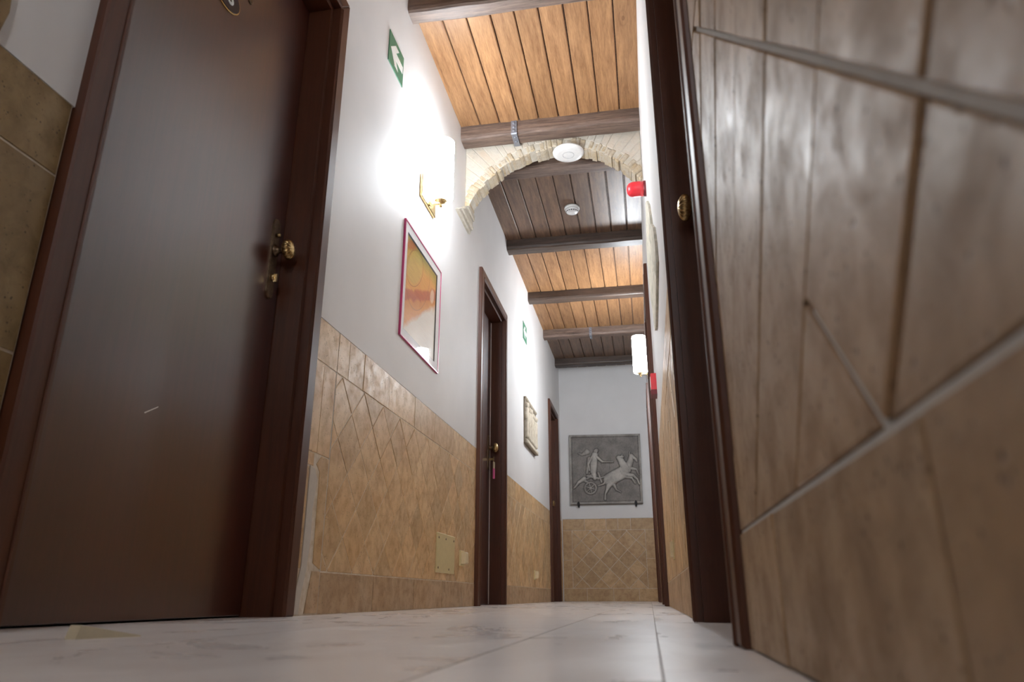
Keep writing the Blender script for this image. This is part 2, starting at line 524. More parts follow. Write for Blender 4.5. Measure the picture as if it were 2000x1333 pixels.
def lattice(parent, side, u0, u1, v0, v1, nu, nv, du, dv, mat, g):
    """diamonds: node at (nu,nv), node spacing du along u, dv along v"""
    k0, k1 = math.floor((u0-nu)/(du/2))-2, math.ceil((u1-nu)/(du/2))+2
    l0, l1 = math.floor((v0-nv)/(dv/2))-2, math.ceil((v1-nv)/(dv/2))+2
    for k in range(k0, k1+1):
        for l in range(l0, l1+1):
            if (k + l) % 2 == 0: continue          # diamond centres sit between nodes
            cu, cv = nu + k*du/2, nv + l*dv/2
            d = [(cu-du/2, cv), (cu, cv-dv/2), (cu+du/2, cv), (cu, cv+dv/2)]
            d = inset(d, g)
            d = clip_rect(d, u0+g, u1-g, v0+g, v1-g)
            if len(d) >= 3 and parea(d) > 1.2e-4:
                one_tile(parent, side, d, mat, 0.0015)

VB, VC = 0.119, 0.729         # top of the base row, bottom of the cap row
def grout(parent, side, u0, u1, v1=ZD, grout_d=-0.0011, mat='grout'):
    m = MB(side); m.box(u0, u1, 0, v1-0.001, -0.006, grout_d)
    m.build('grout', M[mat], parent)

def dado(parent, side, u0, u1, nu, nv, left=0.0, right=0.0, g=0.0018, mat='tile', cap=None, base=None, du=0.195, dv=0.2):
    mt = M[mat]
    grout(parent, side, u0, u1)
    band(parent, side, u0, u1, VC, ZD, cap or joints(u0, u1, 0.17, 0.34), mt, g)
    band(parent, side, u0, u1, 0.0, VB, base or joints(u0, u1, 0.27, 0.42), M['stone_base'] if mat == 'tile' else mt, g)
    if left: band_v(parent, side, u0, u0+left, mt, g)
    if right: band_v(parent, side, u1-right, u1, mt, g)
    lattice(parent, side, u0+left, u1-right, VB, VC, nu, nv, du, dv, mt, g)

def band_v(parent, side, u0, u1, mat, g):
    vm = 0.43
    one_tile(parent, side, rect(u0+g, u1-g, VB+g, vm-g), mat)
    one_tile(parent, side, rect(u0+g, u1-g, vm+g, VC-g), mat)

# left wall, beside the numbered door: border of cut pieces with a strip of white repair mortar
L1 = 1.925
grout(wall_left, 'L', L1, 2.108)
mt = M['tile']
band(wall_left, 'L', L1, 2.108, VC, ZD, [], mt, 0.002)
one_tile(wall_left, 'L', rect(L1+.002, 2.012, 0.452, VC-.002), mt)
one_tile(wall_left, 'L', rect(2.016, 2.104, 0.452, VC-.002), mt)
one_tile(wall_left, 'L', rect(L1+.002, 2.000, 0.412, 0.448), mt)
one_tile(wall_left, 'L', rect(L1+.002, 1.975, 0.124, 0.406), mt)
one_tile(wall_left, 'L', [(2.02, 0.42), (2.045, 0.40), (2.052, 0.14), (2.104, 0.124), (2.104, 0.448), (2.05, 0.448)], mt)
one_tile(wall_left, 'L', [(2.02, 0.005), (2.104, 0.005), (2.104, 0.119), (2.05, 0.119)], M['stone_base'])
m = MB('L')
m.slab([(1.978, 0.41), (2.012, 0.405), (2.035, 0.375), (2.018, 0.29), (2.022, 0.2), (2.012, 0.12), (1.99, 0.05), (1.985, 0.004), (1.955, 0.004), (1.958, 0.07), (1.978, 0.13)], -0.0038, 0.0014, 0.001)
m.build('mortar_patch', M['mortar'], wall_left)
m = MB('L'); m.slab([(2.101, 0.004), (2.107, 0.004), (2.108, VC), (2.103, VC)], -0.0038, 0.0012, 0.0008)
m.build('mortar_joint', M['mortar'], wall_left)
dado(wall_left, 'L', 2.108, 4.113, 2.155, 0.325, 0, 0, cap=[2.2, 2.335, 2.605, 2.93, 3.24, 3.6, 3.9], base=[2.55, 3.02, 3.45, 3.86])
dado(wall_left, 'L', 4.987, 7.428, 5.1, 0.325, 0.0, 0.0)
dado(wall_left, 'L', 8.192, 8.49, 8.3, 0.325)
# left wall this side of the numbered door: larger slabs
grout(wall_left, 'L', YB, 0.921)
band(wall_left, 'L', -1.2, 0.921, 0.722, ZD, [-0.8, -0.42, -0.05, 0.33, 0.62], M['tile_olive'], 0.0025)
band(wall_left, 'L', -1.2, 0.921, 0.406, 0.722, [-0.8, -0.42, -0.05, 0.33, 0.62], M['tile_olive'], 0.0025)
band(wall_left, 'L', -1.2, 0.921, 0.122, 0.406, [-0.8, -0.42, -0.05, 0.33, 0.62], M['tile_olive'], 0.0025)
band(wall_left, 'L', -1.2, 0.921, 0.0, 0.122, [-0.8, -0.42, -0.05, 0.33, 0.62], M['tile_olive'], 0.0025)
m = MB('L')
m.slab([(0.45, ZD+.003), (0.752, ZD+.003), (0.760, 0.92), (0.752, 0.99), (0.762, 1.12), (0.758, 1.5), (0.45, 1.5)], 0.0005, 0.011, 0.003)
m.build('stone_slab', M['tile_olive'], wall_left)

# right wall beside the camera: full diamonds, seams as measured
grout(wall_right, 'R', YB, 0.812, grout_d=-0.0028, mat='brown_grout')
UR0, UR1 = -0.42, 0.812
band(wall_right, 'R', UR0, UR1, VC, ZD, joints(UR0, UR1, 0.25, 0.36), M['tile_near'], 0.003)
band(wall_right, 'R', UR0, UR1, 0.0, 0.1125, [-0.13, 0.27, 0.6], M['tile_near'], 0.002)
def A_line(i):
    """seam i of the rising family: z = m*y + c"""
    return (0.945, 0.0015 + 0.18*i) if i >= 0 else (0.98, -0.188 + 0.18*(i+1))
def B_line(j): return (-1.0, 0.420 + 0.1945*j)
def shift(l, d): return (l[0], l[1] + d*math.sqrt(1 + l[0]*l[0]))
def cross(p, q):
    y = (q[1]-p[1])/(p[0]-q[0]); return (y, p[0]*y + p[1])
ga = lambda i: 0.0028 if i == 0 else 0.0008
for i in range(-8, 7):
    for j in range(-8, 9):
        lo, hi = shift(A_line(i), ga(i)), shift(A_line(i+1), -ga(i+1))
        b0_, b1_ = shift(B_line(j), 0.0027), shift(B_line(j+1), -0.0027)
        if j == 0 and i == -1: lo = shift(A_line(i), 0.0028)
        if j == 0 and i == -2: hi = shift(A_line(i+1), -0.0028)
        if j >= 1 and i in (-2, -3, -4): continue      # here one long piece runs down to the base row
        if j >= 1 and i == -1: lo = A_line(-5)
        q = [cross(lo, b0_), cross(hi, b0_), cross(hi, b1_), cross(lo, b1_)]
        q = clip_rect(q, UR0+.003, UR1-.003, 0.1125+.0028, VC-.003)
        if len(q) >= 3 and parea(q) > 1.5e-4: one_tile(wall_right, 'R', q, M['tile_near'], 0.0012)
def fill_strip(pts, w, d):
    (ya, za), (yb, zb) = pts
    L = math.hypot(yb-ya, zb-za); ny, nz = -(zb-za)/L*w, (yb-ya)/L*w
    m = MB('R'); m.slab([(ya-ny, za-nz), (yb-ny, zb-nz), (yb+ny, zb+nz), (ya+ny, za+nz)], -0.005, d)
    m.build('grout_line', M['pale_grout'], wall_right)
fill_strip(((0.125, 0.945*0.125+.0015), (0.755, 0.945*0.755+.0015)), 0.0024, -0.0006)
fill_strip(((0.304, 0.98*0.304-.188), (0.395, 0.98*0.395-.188)), 0.0022, -0.0006)
fill_strip(((-0.42, 0.1118), (0.81, 0.1118)), 0.0022, -0.0005)
dado(wall_right, 'R', 1.722, 4.247, 1.85, 0.325, 0.0, 0.0)
dado(wall_right, 'R', 5.203, 6.997, 5.3, 0.325, 0.0, 0.0)
dado(wall_right, 'R', 7.903, 8.49, 8.0, 0.325)
# end wall: border columns and diamonds
E0, E1 = XL+0.008, XR-0.008
grout(wall_end, 'E', E0, E1)
mt = M['tile_far']
ZDe = 0.884
band(wall_end, 'E', E0, E1, 0.757, ZDe, [-0.69, -0.45, -0.317, -0.175], mt, 0.002)
band(wall_end, 'E', E0, E1, 0.0, 0.135, [-0.686, -0.396, -0.12], mt, 0.002)
for ua, ub, vm in ((E0, -0.838, 0.436), (-0.02, E1, 0.447)):
    one_tile(wall_end, 'E', rect(ua+.002, ub-.002, 0.137, vm-.002), mt)
    one_tile(wall_end, 'E', rect(ua+.002, ub-.002, vm+.002, 0.755), mt)
lattice(wall_end, 'E', -0.838, -0.02, 0.135, 0.757, -0.632, 0.337, 0.204, 0.204, mt, 0.0022)

# ------------------------------------------------------------------ floor
m = MB(); m.box(XL-0.16, XR+0.16, YB-0.16, YE+0.16, -0.12, -0.0015)
floor = m.build('floor', M['floor_grout'], kind='structure')
floor['label'] = 'pale veined marble floor of the corridor'
cols = [(XL-0.13, -0.555), (-0.555, -0.155), (-0.155, 0.005), (0.005, XR+0.13)]
offs = [0.35, 0.12, 0.05, 0.58]
for (a, b), off in zip(cols, offs):
    y = YB + (off - YB) % 1.05 - 1.05
    while y < YE:
        y0, y1 = max(y, YB-0.1), min(y+1.05, YE+0.1)
        if y1 - y0 > 0.05:
            m = MB(); m.box(a+.0008, b-.0008, y0+.0008, y1-.0008, -0.0115, 0.0)
            m.build('tile', M['marble'], floor)
        y += 1.05

# ------------------------------------------------------------------ ceiling: backing, planks, then the beams as things
m = MB(); m.box(XL-0.16, XR+0.16, YB-0.16, YE+0.16, ZC+0.016, ZC+0.12)
ceiling = m.build('ceiling', M['beam'], kind='structure')
ceiling['label'] = 'honey coloured board ceiling between dark beams'
BEAMS = [(2.555, 2.648), (3.565, 3.682), (3.955, 4.075), (5.05, 5.165), (6.11, 6.222), (7.125, 7.238), (8.13, 8.24)]
seams = [XL-0.02, -0.832, -0.715, -0.597, -0.481, -0.366, -0.246, -0.132, -0.014, XR+0.02]
bays = [(YB, 0.1), (0.1, 1.35), (1.35, 2.6)] + [((a[0]+a[1])/2, (b[0]+b[1])/2) for a, b in zip(BEAMS, BEAMS[1:])] + [(8.185, YE+0.05)]
for (y0, y1) in bays:
    for a, b in zip(seams, seams[1:]):
        g = random.uniform(0.0022, 0.004)
        c = 0.004
        x0, x1 = a+g, b-g
        dz = random.uniform(0, 0.0015)
        m = MB()
        prof = [(x0, ZC+.018), (x0, ZC+dz+c), (x0+c, ZC+dz), (x1-c, ZC+dz), (x1, ZC+dz+c), (x1, ZC+.018)]
        n = len(prof)
        m.add([(x, y0, z) for x, z in prof] + [(x, y1, z) for x, z in prof],
              [tuple(range(n)), tuple(range(n, 2*n))] + [(i, (i+1) % n, n+(i+1) % n, n+i) for i in range(n)])
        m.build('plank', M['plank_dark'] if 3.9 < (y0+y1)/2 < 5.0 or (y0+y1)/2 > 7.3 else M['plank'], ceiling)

BL = ['grey-brown timber beam nearest the viewer, dark on its front face',
      'grey-brown timber beam with iron strap just in front of the brick arch',
      'reddish dark timber beam directly behind the brick arch',
      'dark timber beam beyond the smoke detector, casting a shadow on the boards',
      'timber beam between the two honey-lit ceiling bays beyond the arch',
      'timber beam with small iron strap near the far wall lamp',
      'last dark timber beam against the end wall']
ZBM = 2.607
for bi, (y0, y1) in enumerate(BEAMS):
    t_ = thing('ceiling_beam', BL[bi], 'beam', 'timber beams across the ceiling')
    m = MB()
    nx = 26
    ring = []
    prof = [(y0, ZC+.012), (y0, 2.665), (y0, ZBM+.022), (y0+.004, ZBM+.008), (y0+.014, ZBM+.001), ((y0+y1)/2, ZBM), (y1-.014, ZBM+.001), (y1-.004, ZBM+.008), (y1, ZBM+.022), (y1, 2.665), (y1, ZC+.012)]
    for i in range(nx+1):
        x = XL-0.02 + (XR-XL+0.04)*i/nx
        for j, (y, z) in enumerate(prof):
            k = 0.0055
            q = Vector((x*5+bi*7.3, y*9, z*9))
            ring.append((x, y + k*noise.noise(q), z + (k*noise.noise(q+Vector((5, 3, 9))) if j not in (0, len(prof)-1) else 0)))
    n = len(prof); fs = []
    for i in range(nx):
        for j in range(n):
            jj = (j+1) % n
            fs.append((i*n+j, i*n+jj, (i+1)*n+jj, (i+1)*n+j))
    fs += [tuple(range(n)), tuple(range(nx*n, nx*n+n))]
    m.add(ring, fs)
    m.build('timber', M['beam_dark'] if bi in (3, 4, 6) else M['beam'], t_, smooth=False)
    sx = {1: -0.628, 5: -0.455}.get(bi)
    if sx is not None:
        w = 0.017 if bi == 1 else 0.014
        m = MB()
        y = y0-0.008; zb = ZBM-0.008
        prof = [(y, 2.688), (y, zb+.006), (y+.006, zb), (y1+.004, zb), (y1+.004, zb+.004), (y+.008, zb+.004), (y+.004, zb+.008), (y+.004, 2.688)]
        n = len(prof)
        m.add([(sx-w, a, b) for a, b in prof] + [(sx+w, a, b) for a, b in prof],
              [tuple(range(n)), tuple(range(n, 2*n))] + [(i, (i+1) % n, n+(i+1) % n, n+i) for i in range(n)])
        st = m.build('iron_strap', M['strap'], t_)
        for zz in (2.672, 2.645, 2.62):
            m = MB(); m.lathe([(0.0095, 0.0), (0.0085, -0.003), (0.005, -0.0055), (0.001, -0.0065)], (sx, zz, y), seg=10)
            m.v = [(a, c, b) for a, b, c in m.v]
            m.build('stud', M['strap'], st, smooth=True)
        for yy in (y0+.03, y0+.075):
            m = MB(); m.lathe([(0.0095, 0.0), (0.0085, -0.003), (0.005, -0.0055), (0.001, -0.0065)], (sx, yy, zb), seg=10)
            m.build('stud', M['strap'], st, smooth=True)

# ------------------------------------------------------------------ doors
def knob(side, u, v, d0, parent, big=1.0):
    m = MB(side)
    m.lathe([(.019*big, 0), (.019*big, .005), (.011*big, .008), (.009*big, .022), (.013*big, .027)], (u, v, d0), seg=20)
    nk = m.build('knob_neck', M['bronze'], parent, smooth=True)
    m = MB(side)
    prof = []
    for k in range(13):
        a = -PI/2 + PI*k/12
        prof.append((0.029*big*math.cos(a)+0.0006, 0.045*big + 0.018*big*math.sin(a)))
    m.lathe(prof, (u, v, d0), seg=64, mod=lambda a, h: 1 + 0.10*math.cos(15*a)*math.sin(PI*min(1, max(0, h)))**0.6)
    return m.build('door_knob', M['brass'], parent, smooth=True)

def door(n, label, leaf_d=-0.086, protr=0.0215, jback=0.0, extras=True):
    side, y0, y1 = DOORS[n]
    d = thing('door_%d' % n, label, kind='structure')
    # architrave: two legs and a head with mitred corners and a raised bead on the inner edge
    def arch(poly, axis):
        m = MB(side); m.slab(poly, -0.014, protr, 0.004)
        o = m.build('architrave', M['frame'] if axis == 'Z' else M['frame_head'], d)
        return o
    arch([(y0, 0.0), (y0+AW, 0.0), (y0+AW, ZT-AW), (y0, ZT)], 'Z')
    arch([(y1-AW, 0.0), (y1, 0.0), (y1, ZT), (y1-AW, ZT-AW)], 'Z')
    arch([(y0+AW, ZT-AW), (y1-AW, ZT-AW), (y1, ZT), (y0, ZT)], 'Y')
    for (a, b, c, e, mk) in ((y0+AW-.016, y0+AW-.006, 0.0, ZT-AW, 'frame'), (y1-AW+.006, y1-AW+.016, 0.0, ZT-AW, 'frame'), (y0+AW, y1-AW, ZT-AW+.006, ZT-AW+.016, 'frame_head')):
        m = MB(side); m.box(a, b, c, e, protr-.002, protr+.003, 0.002); m.build('bead', M[mk], d)
    # jamb lining, stepped back from the architrave edge
    j = 0.02
    ju0, ju1, jz = y0+AW, y1-AW, ZT-AW
    m = MB(side); m.box(ju0-.002, ju0+j, 0, jz, -0.15, -0.008); m.build('jamb', M['frame'], d)
    m = MB(side); m.box(ju1-j, ju1+.002, 0, jz, -0.15, -0.008); m.build('jamb', M['frame'], d)
    m = MB(side); m.box(ju0+j, ju1-j, jz-j, jz+.002, -0.15, -0.008); m.build('jamb_head', M['frame_head'], d)
    m = MB(side); m.box(ju0+j+.002, ju1-j-.002, 0.004, jz-j-.003, leaf_d-0.042, leaf_d, 0.002)
    leaf = m.build('door_leaf', M['door'], d)
    return d, leaf, ju0+j, ju1-j

def escutcheon(side, u, v0, v1, d0, parent, w=0.017):
    m = MB(side)
    vm = (v0+v1)/2; h = (v1-v0)/2
    pts = []
    for k in range(28):
        a = 2*PI*k/28
        c, s = math.cos(a), math.sin(a)
        vv = vm + (h-w)*(1 if s > 0 else -1) + w*1.0*s if abs(s) > 1e-6 else vm
        pts.append((u + w*c, vm + (1 if s >= 0 else -1)*(h-w*1.2) + 1.2*w*s))
    m.slab(pts, d0, d0+0.007, 0.0025)
    return m.build('escutcheon', M['bronze'], parent)

d1, leaf1, ju0, ju1 = door(1, 'tall dark mahogany door with fluted brass knob and oval number plate, left foreground')
LD = -0.086
esc = escutcheon('L', 1.785, 0.86, 1.115, LD, d1, 0.019)
knob('L', 1.785, 1.012, LD+.006, d1, 0.95)
m = MB('L'); m.lathe([(.006, 0), (.006, .010), (.004, .012)], (1.785, 1.062, LD+.006), seg=12); m.build('screw', M['brass'], esc, smooth=True)
m = MB('L'); m.lathe([(.010, 0), (.010, .008), (.006, .010)], (1.785, 0.926, LD+.006), seg=16); m.build('lock_cylinder', M['polished_brass'], esc, smooth=True)
m = MB('L'); m.box(1.782, 1.788, 0.91, 0.935, LD+.012, LD+.024, 0.001); m.build('thumb_turn', M['polished_brass'], esc)
# oval number plate 18
OU, OV = 1.390, 1.590
def oval(a, b, n=48): return [(OU + a*math.cos(2*PI*k/n), OV + b*math.sin(2*PI*k/n)) for k in range(n)]
m = MB('L'); m.slab(oval(0.066, 0.043), LD, LD+.004, 0.001)
plate = m.build('number_plate', M['polished_brass'], d1); plate['label'] = 'dark blue oval plate with white figures 18'
m = MB('L'); m.slab(oval(0.0615, 0.0385), LD+.004, LD+.0055, 0.0006); m.build('plate_face', M['navy_enamel'], plate)
def text_obj(body, size, name, mat, parent, loc, rot, ext=0.0006):
    cu = bpy.data.curves.new(name, 'FONT'); cu.body = body; cu.size = size; cu.extrude = ext
    cu.align_x = 'CENTER'; cu.align_y = 'CENTER'; cu.offset = size*0.02
    o = bpy.data.objects.new(name, cu); COL.objects.link(o)
    o.location = loc; o.rotation_euler = rot
    bpy.context.view_layer.update()
    dg = bpy.context.evaluated_depsgraph_get()
    me = bpy.data.meshes.new_from_object(o.evaluated_get(dg)); mw = o.matrix_world.copy()
    bpy.data.objects.remove(o)
    me.transform(mw); me.materials.clear(); me.materials.append(mat)
    r = bpy.data.objects.new(name, me); COL.objects.link(r); r.parent = parent
    return r
text_obj('18', 0.062, 'numerals', M['white_print'], plate, (XL+LD+.0061, OU, OV), (PI/2, 0, PI/2))
m = MB('L'); m.lathe([(.011, 0), (.011, .003), (.006, .004), (.005, .002)], (1.500, 1.672, LD), seg=20); m.build('peephole', M['bronze'], d1, smooth=True)
# pale scratch on the leaf
m = MB('L'); m.slab([(1.35, 0.420), (1.352, 0.418), (1.392, 0.441), (1.391, 0.4425)], LD, LD+.0004); m.build('scratch', M['scratch_highlight'], d1)

d2, leaf2, ju0, ju1 = door(2, 'narrow mahogany door with key in its lock, halfway along the left wall')
m = MB('L'); m.box(ju1-.006, ju1-.001, 0.004, ZT-AW-.024, LD-.03, LD+.004, 0.001); m.build('door_edge', M['scratch_highlight'], d2)  # pale strip: light caught on the leaf's edge, put in as colour
escutcheon('L', ju1-.055, 0.86, 1.10, LD, d2, 0.019)
knob('L', ju1-.055, 1.012, LD+.006, d2)
d3, leaf3, ju0, ju1 = door(3, 'narrow dark door at the far left end of the corridor')
escutcheon('L', ju1-.06, 0.90, 1.10, LD, d3, 0.018)
knob('L', ju1-.06, 1.012, LD+.006, d3)
d4, leaf4, ju0, ju1 = door(4, 'dark door with brass knob on the right, seen almost edge-on in foreground', leaf_d=-0.083, protr=0.010)
knob('R', ju1-.055, 0.925, -0.083, d4)
escutcheon('R', ju1-.055, 0.79, 1.04, -0.083, d4, 0.019)
d5, leaf5, ju0, ju1 = door(5, 'brown framed door on the right wall just beyond the red call box')
knob('R', ju1-.055, 1.0, -0.086, d5)
d6, leaf6, ju0, ju1 = door(6, 'brown framed door at the far right, beyond the wall lamp')
knob('R', ju1-.055, 1.0, -0.086, d6)

# ------------------------------------------------------------------ brick arch
arch = thing('brick_arch', 'limewashed brick arch spanning the corridor behind the strapped beam', 'arch')
AX, AZ, AR = -0.40, 2.004, 0.571
AY0, AY1 = 3.705, 3.815
ang0, ang1 = math.radians(29.0), math.radians(165.0)
def pt(r, a): return (AX + r*math.cos(a), AZ + r*math.sin(a))
def arch_ring(nb, rin, rout, mk, jit, ga, ch, jr):
    """radial bricks between rin and rout, clipped to the opening; ragged on the inner edge when jr > 0"""
    cuts = [ang0 + (ang1-ang0)*(i + (random.uniform(-.22, .22) if 0 < i < nb else 0))/nb for i in range(nb+1)]
    for aa, ab in zip(cuts, cuts[1:]):
        ra = rin + random.uniform(-jr, jr); rb = rout + random.uniform(-jr, jr)*1.6
        am = (aa+ab)/2 + (ab-aa)*random.uniform(-.2, .2)
        q = ga/AR*.5
        poly = [pt(ra + random.uniform(-jr, jr)*.6, aa+q), pt(rb, aa+q*AR/rb), pt(rb, ab-q*AR/rb), pt(ra + random.uniform(-jr, jr)*.6, ab-q), pt(ra - abs(random.uniform(0, jr))*.5, am)]
        poly = clip_rect(poly, XL+.001, XR-.001, 1.9, ZC-0.001)
        if len(poly) < 3 or parea(poly) < 1e-4: continue
        m = MB()
        f0 = AY0 + random.uniform(-jit, jit*.4)
        n = len(poly); ins = inset(poly, ch)
        pts = [(u, AY1 - random.uniform(0, .004), v) for u, v in poly] + [(u, f0+ch*.8, v) for u, v in poly] + [(u, f0 + random.uniform(0, ch*.3), v) for u, v in ins]
        fs = [tuple(range(n)), tuple(range(2*n, 3*n))] + [(k*n+w, k*n+(w+1) % n, (k+1)*n+(w+1) % n, (k+1)*n+w) for k in range(2) for w in range(n)]
        m.add(pts, fs)
        m.build('brick', M[mk], arch)
arch_ring(52, AR, AR+0.055, 'arch_rough', 0.008, 0.0005, 0.007, 0.008)
arch_ring(34, AR+0.052, 1.6, 'arch_brick', 0.003, 0.001, 0.004, 0.006)
# mortar core behind the joints
m = MB()
na = 28
prf = [(AX + (AR+.006)*math.cos(ang0+(ang1-ang0)*k/na), AZ + (AR+.006)*math.sin(ang0+(ang1-ang0)*k/na)) for k in range(na+1)]
prf = [(min(max(x, XL+.001), XR-.001), z) for x, z in prf]
top = [(x, ZC-.001) for x, z in prf]
n = len(prf)
pts = []
for y in (AY0+.0025, AY1-.004):
    pts += [(x, y, z) for x, z in prf] + [(x, y, z) for x, z in top]
fs = []
for i in range(n-1):
    fs += [(i, i+1, n+i+1, n+i), (2*n+i, 2*n+i+1, 3*n+i+1, 3*n+i), (i, i+1, 2*n+i+1, 2*n+i), (n+i, n+i+1, 3*n+i+1, 3*n+i)]
fs += [(0, n, 3*n, 2*n), (n-1, 2*n-1, 4*n-1, 3*n-1)]
m.add(pts, fs)
m.build('mortar_core', M['lime'], arch)
# moulded corbel where the arch meets the left wall
m = MB('L')
for (va, vb, dd, ya, yb) in ((2.098, 2.125, 0.018, 3.49, 3.80), (2.125, 2.15, 0.03, 3.535, 3.81), (2.15, 2.185, 0.026, 3.58, 3.812), (2.185, 2.225, 0.038, 3.625, 3.812)):
    m.slab([(ya, va), (yb, va), (yb, vb), (ya+.045*(vb-va)/.03, vb)], 0.0, dd, 0.005)
m.build('corbel', M['lime'], arch)

# ------------------------------------------------------------------ wall lamps
def sconce(side, u, label, strength):
    s = thing('wall_lamp', label, 'wall lamp', 'brass wall lamps with white glass shades')
    m = MB(side); m.box(u-.112, u+.112, 1.812, 1.93, 0.0, 0.014, 0.003); m.build('backplate', M['polished_brass'], s)
    cd, r = 0.071, 0.058
    m = MB(side); m.box(u-.01, u+.01, 1.822, 1.838, 0.012, cd, 0.003); m.build('arm', M['polished_brass'], s)
    m = MB(side)
    m.lathe([(.004, -.03), (.009, -.024), (.006, -.016), (.012, -.010), (.03, 0.0), (.034, 0.012), (.02, .02)], (u, 1.835, cd), axis='v', seg=24)
    m.build('finial', M['polished_brass'], s, smooth=True)
    m = MB(side)
    prof = [(.03, 1.838), (.045, 1.839), (r-.004, 1.844), (r, 1.854), (r, 1.92), (r, 2.05), (r, 2.165), (r-.003, 2.165), (r-.003, 1.856), (.03, 1.844)]
    pts, fs = [], []
    seg = 40; n = len(prof)
    for (rr, z) in prof:
        for i in range(seg):
            a = 2*PI*i/seg
            pts.append((u + rr*math.cos(a), z, cd + rr*math.sin(a)))
    for k in range(n):
        kk = (k+1) % n
        for i in range(seg):
            j = (i+1) % seg
            fs.append((k*seg+i, k*seg+j, kk*seg+j, kk*seg+i))
    m.add(pts, fs)
    m.build('lamp_shade', lamp_glass('lit_white_glass', strength), s, smooth=True)
    return s
sconce('L', 2.965, 'lit white glass wall lamp above the orange painting', LAMP_LEFT)
sconce('R', 6.02, 'lit white glass wall lamp far along the right wall', LAMP_RIGHT)
sconce('R', -1.25, 'lit white glass wall lamp behind the viewer on the right wall', LAMP_BEHIND)

# ------------------------------------------------------------------ exit signs
def sign(u0, u1, v0, v1, label):
    s = thing('exit_sign', label, 'sign', 'green direction signs')
    m = MB('L'); m.box(u0, u1, v0, v1, 0.0005, 0.004, 0.001); m.build('sign_board', M['green_sign'], s)
    A = [(.09, .485), (.40, .165), (.64, .165), (.455, .37), (.94, .37), (.94, .60), (.455, .60), (.64, .82), (.40, .82)]
    P = [(u0 + (u1-u0)*a, v1 - (v1-v0)*b) for a, b in A]
    m = MB('L')
    # split in convex pieces: upper wing, lower wing, shaft
    mid = (u0 + (u1-u0)*.32, v1 - (v1-v0)*.485)
    b = 0
    n = len(P)
    m.add([(u, v, .004) for u, v in P] + [(u, v, .0048) for u, v in P],
          [tuple(range(n))[::-1], tuple(range(n, 2*n))] + [(i, (i+1) % n, n+(i+1) % n, n+i) for i in range(n)])
    m.build('arrow', M['white_print'], s)
    return s
sign(2.352, 2.535, 2.168, 2.325, 'green sign with white arrow high beside the bright wall lamp')
sign(5.812, 6.008, 2.145, 2.303, 'small green arrow sign high on the left wall beyond the second door')

# ------------------------------------------------------------------ painting
p = thing('framed_painting', 'orange and olive abstract painting in pink edged frame on left wall', 'painting')
pu0, pu1, pv0, pv1 = 2.665, 3.235, 1.058, 1.590
fw = 0.006
m = MB('L')
for (a, b, c, e) in ((pu0, pu1, pv1-fw, pv1), (pu0, pu1, pv0, pv0+fw), (pu0, pu0+fw, pv0+fw, pv1-fw), (pu1-fw, pu1, pv0+fw, pv1-fw)):
    m.box(a, b, c, e, 0.0005, 0.0095, 0.001)
m.build('frame', M['pink_frame'], p)
iu0, iu1, iv0, iv1 = 2.705, 3.172, 1.098, 1.545
m = MB('L')
o_ = [(pu0+fw, pv0+fw), (pu1-fw, pv0+fw), (pu1-fw, pv1-fw), (pu0+fw, pv1-fw)]
i_ = [(iu0, iv0), (iu1, iv0), (iu1, iv1), (iu0, iv1)]
i2 = inset(i_, 0.006)
for a in range(4):
    b = (a+1) % 4
    m.add([(*o_[a], .007), (*o_[b], .007), (*i_[b], .007), (*i_[a], .007)], [(0, 1, 2, 3)])
m.build('mat_board', M['mat_board'], p)
m = MB('L')
for a in range(4):
    b = (a+1) % 4
    m.add([(*i_[a], .007), (*i_[b], .007), (*i2[b], .0025), (*i2[a], .0025)], [(0, 1, 2, 3)])
m.build('mat_bevel', M['bevel_shadow'], p)  # shadow of the mat's recess put into the bevel's dark colour
m = MB('L'); m.box(iu0-.004, iu1+.004, iv0-.004, iv1+.004, 0.001, 0.0026); m.build('canvas', M['painting'], p)
m = MB('L'); m.box(pu0+fw-.002, pu1-fw+.002, pv0+fw-.002, pv1-fw+.002, 0.0072, 0.0086); m.build('glass_pane', M['glass'], p)

# ------------------------------------------------------------------ relief panels (height fields)
def cap(px, py, ax, ay, bx, by, ra, rb, h):
    dx, dy = bx-ax, by-ay
    L2 = dx*dx + dy*dy
    s = 0 if L2 < 1e-12 else max(0, min(1, ((px-ax)*dx + (py-ay)*dy)/L2))
    r = ra + (rb-ra)*s
    q = math.hypot(px-ax-dx*s, py-ay-dy*s)/r
    return h*math.sqrt(1-q*q) if q < 1 else 0.0

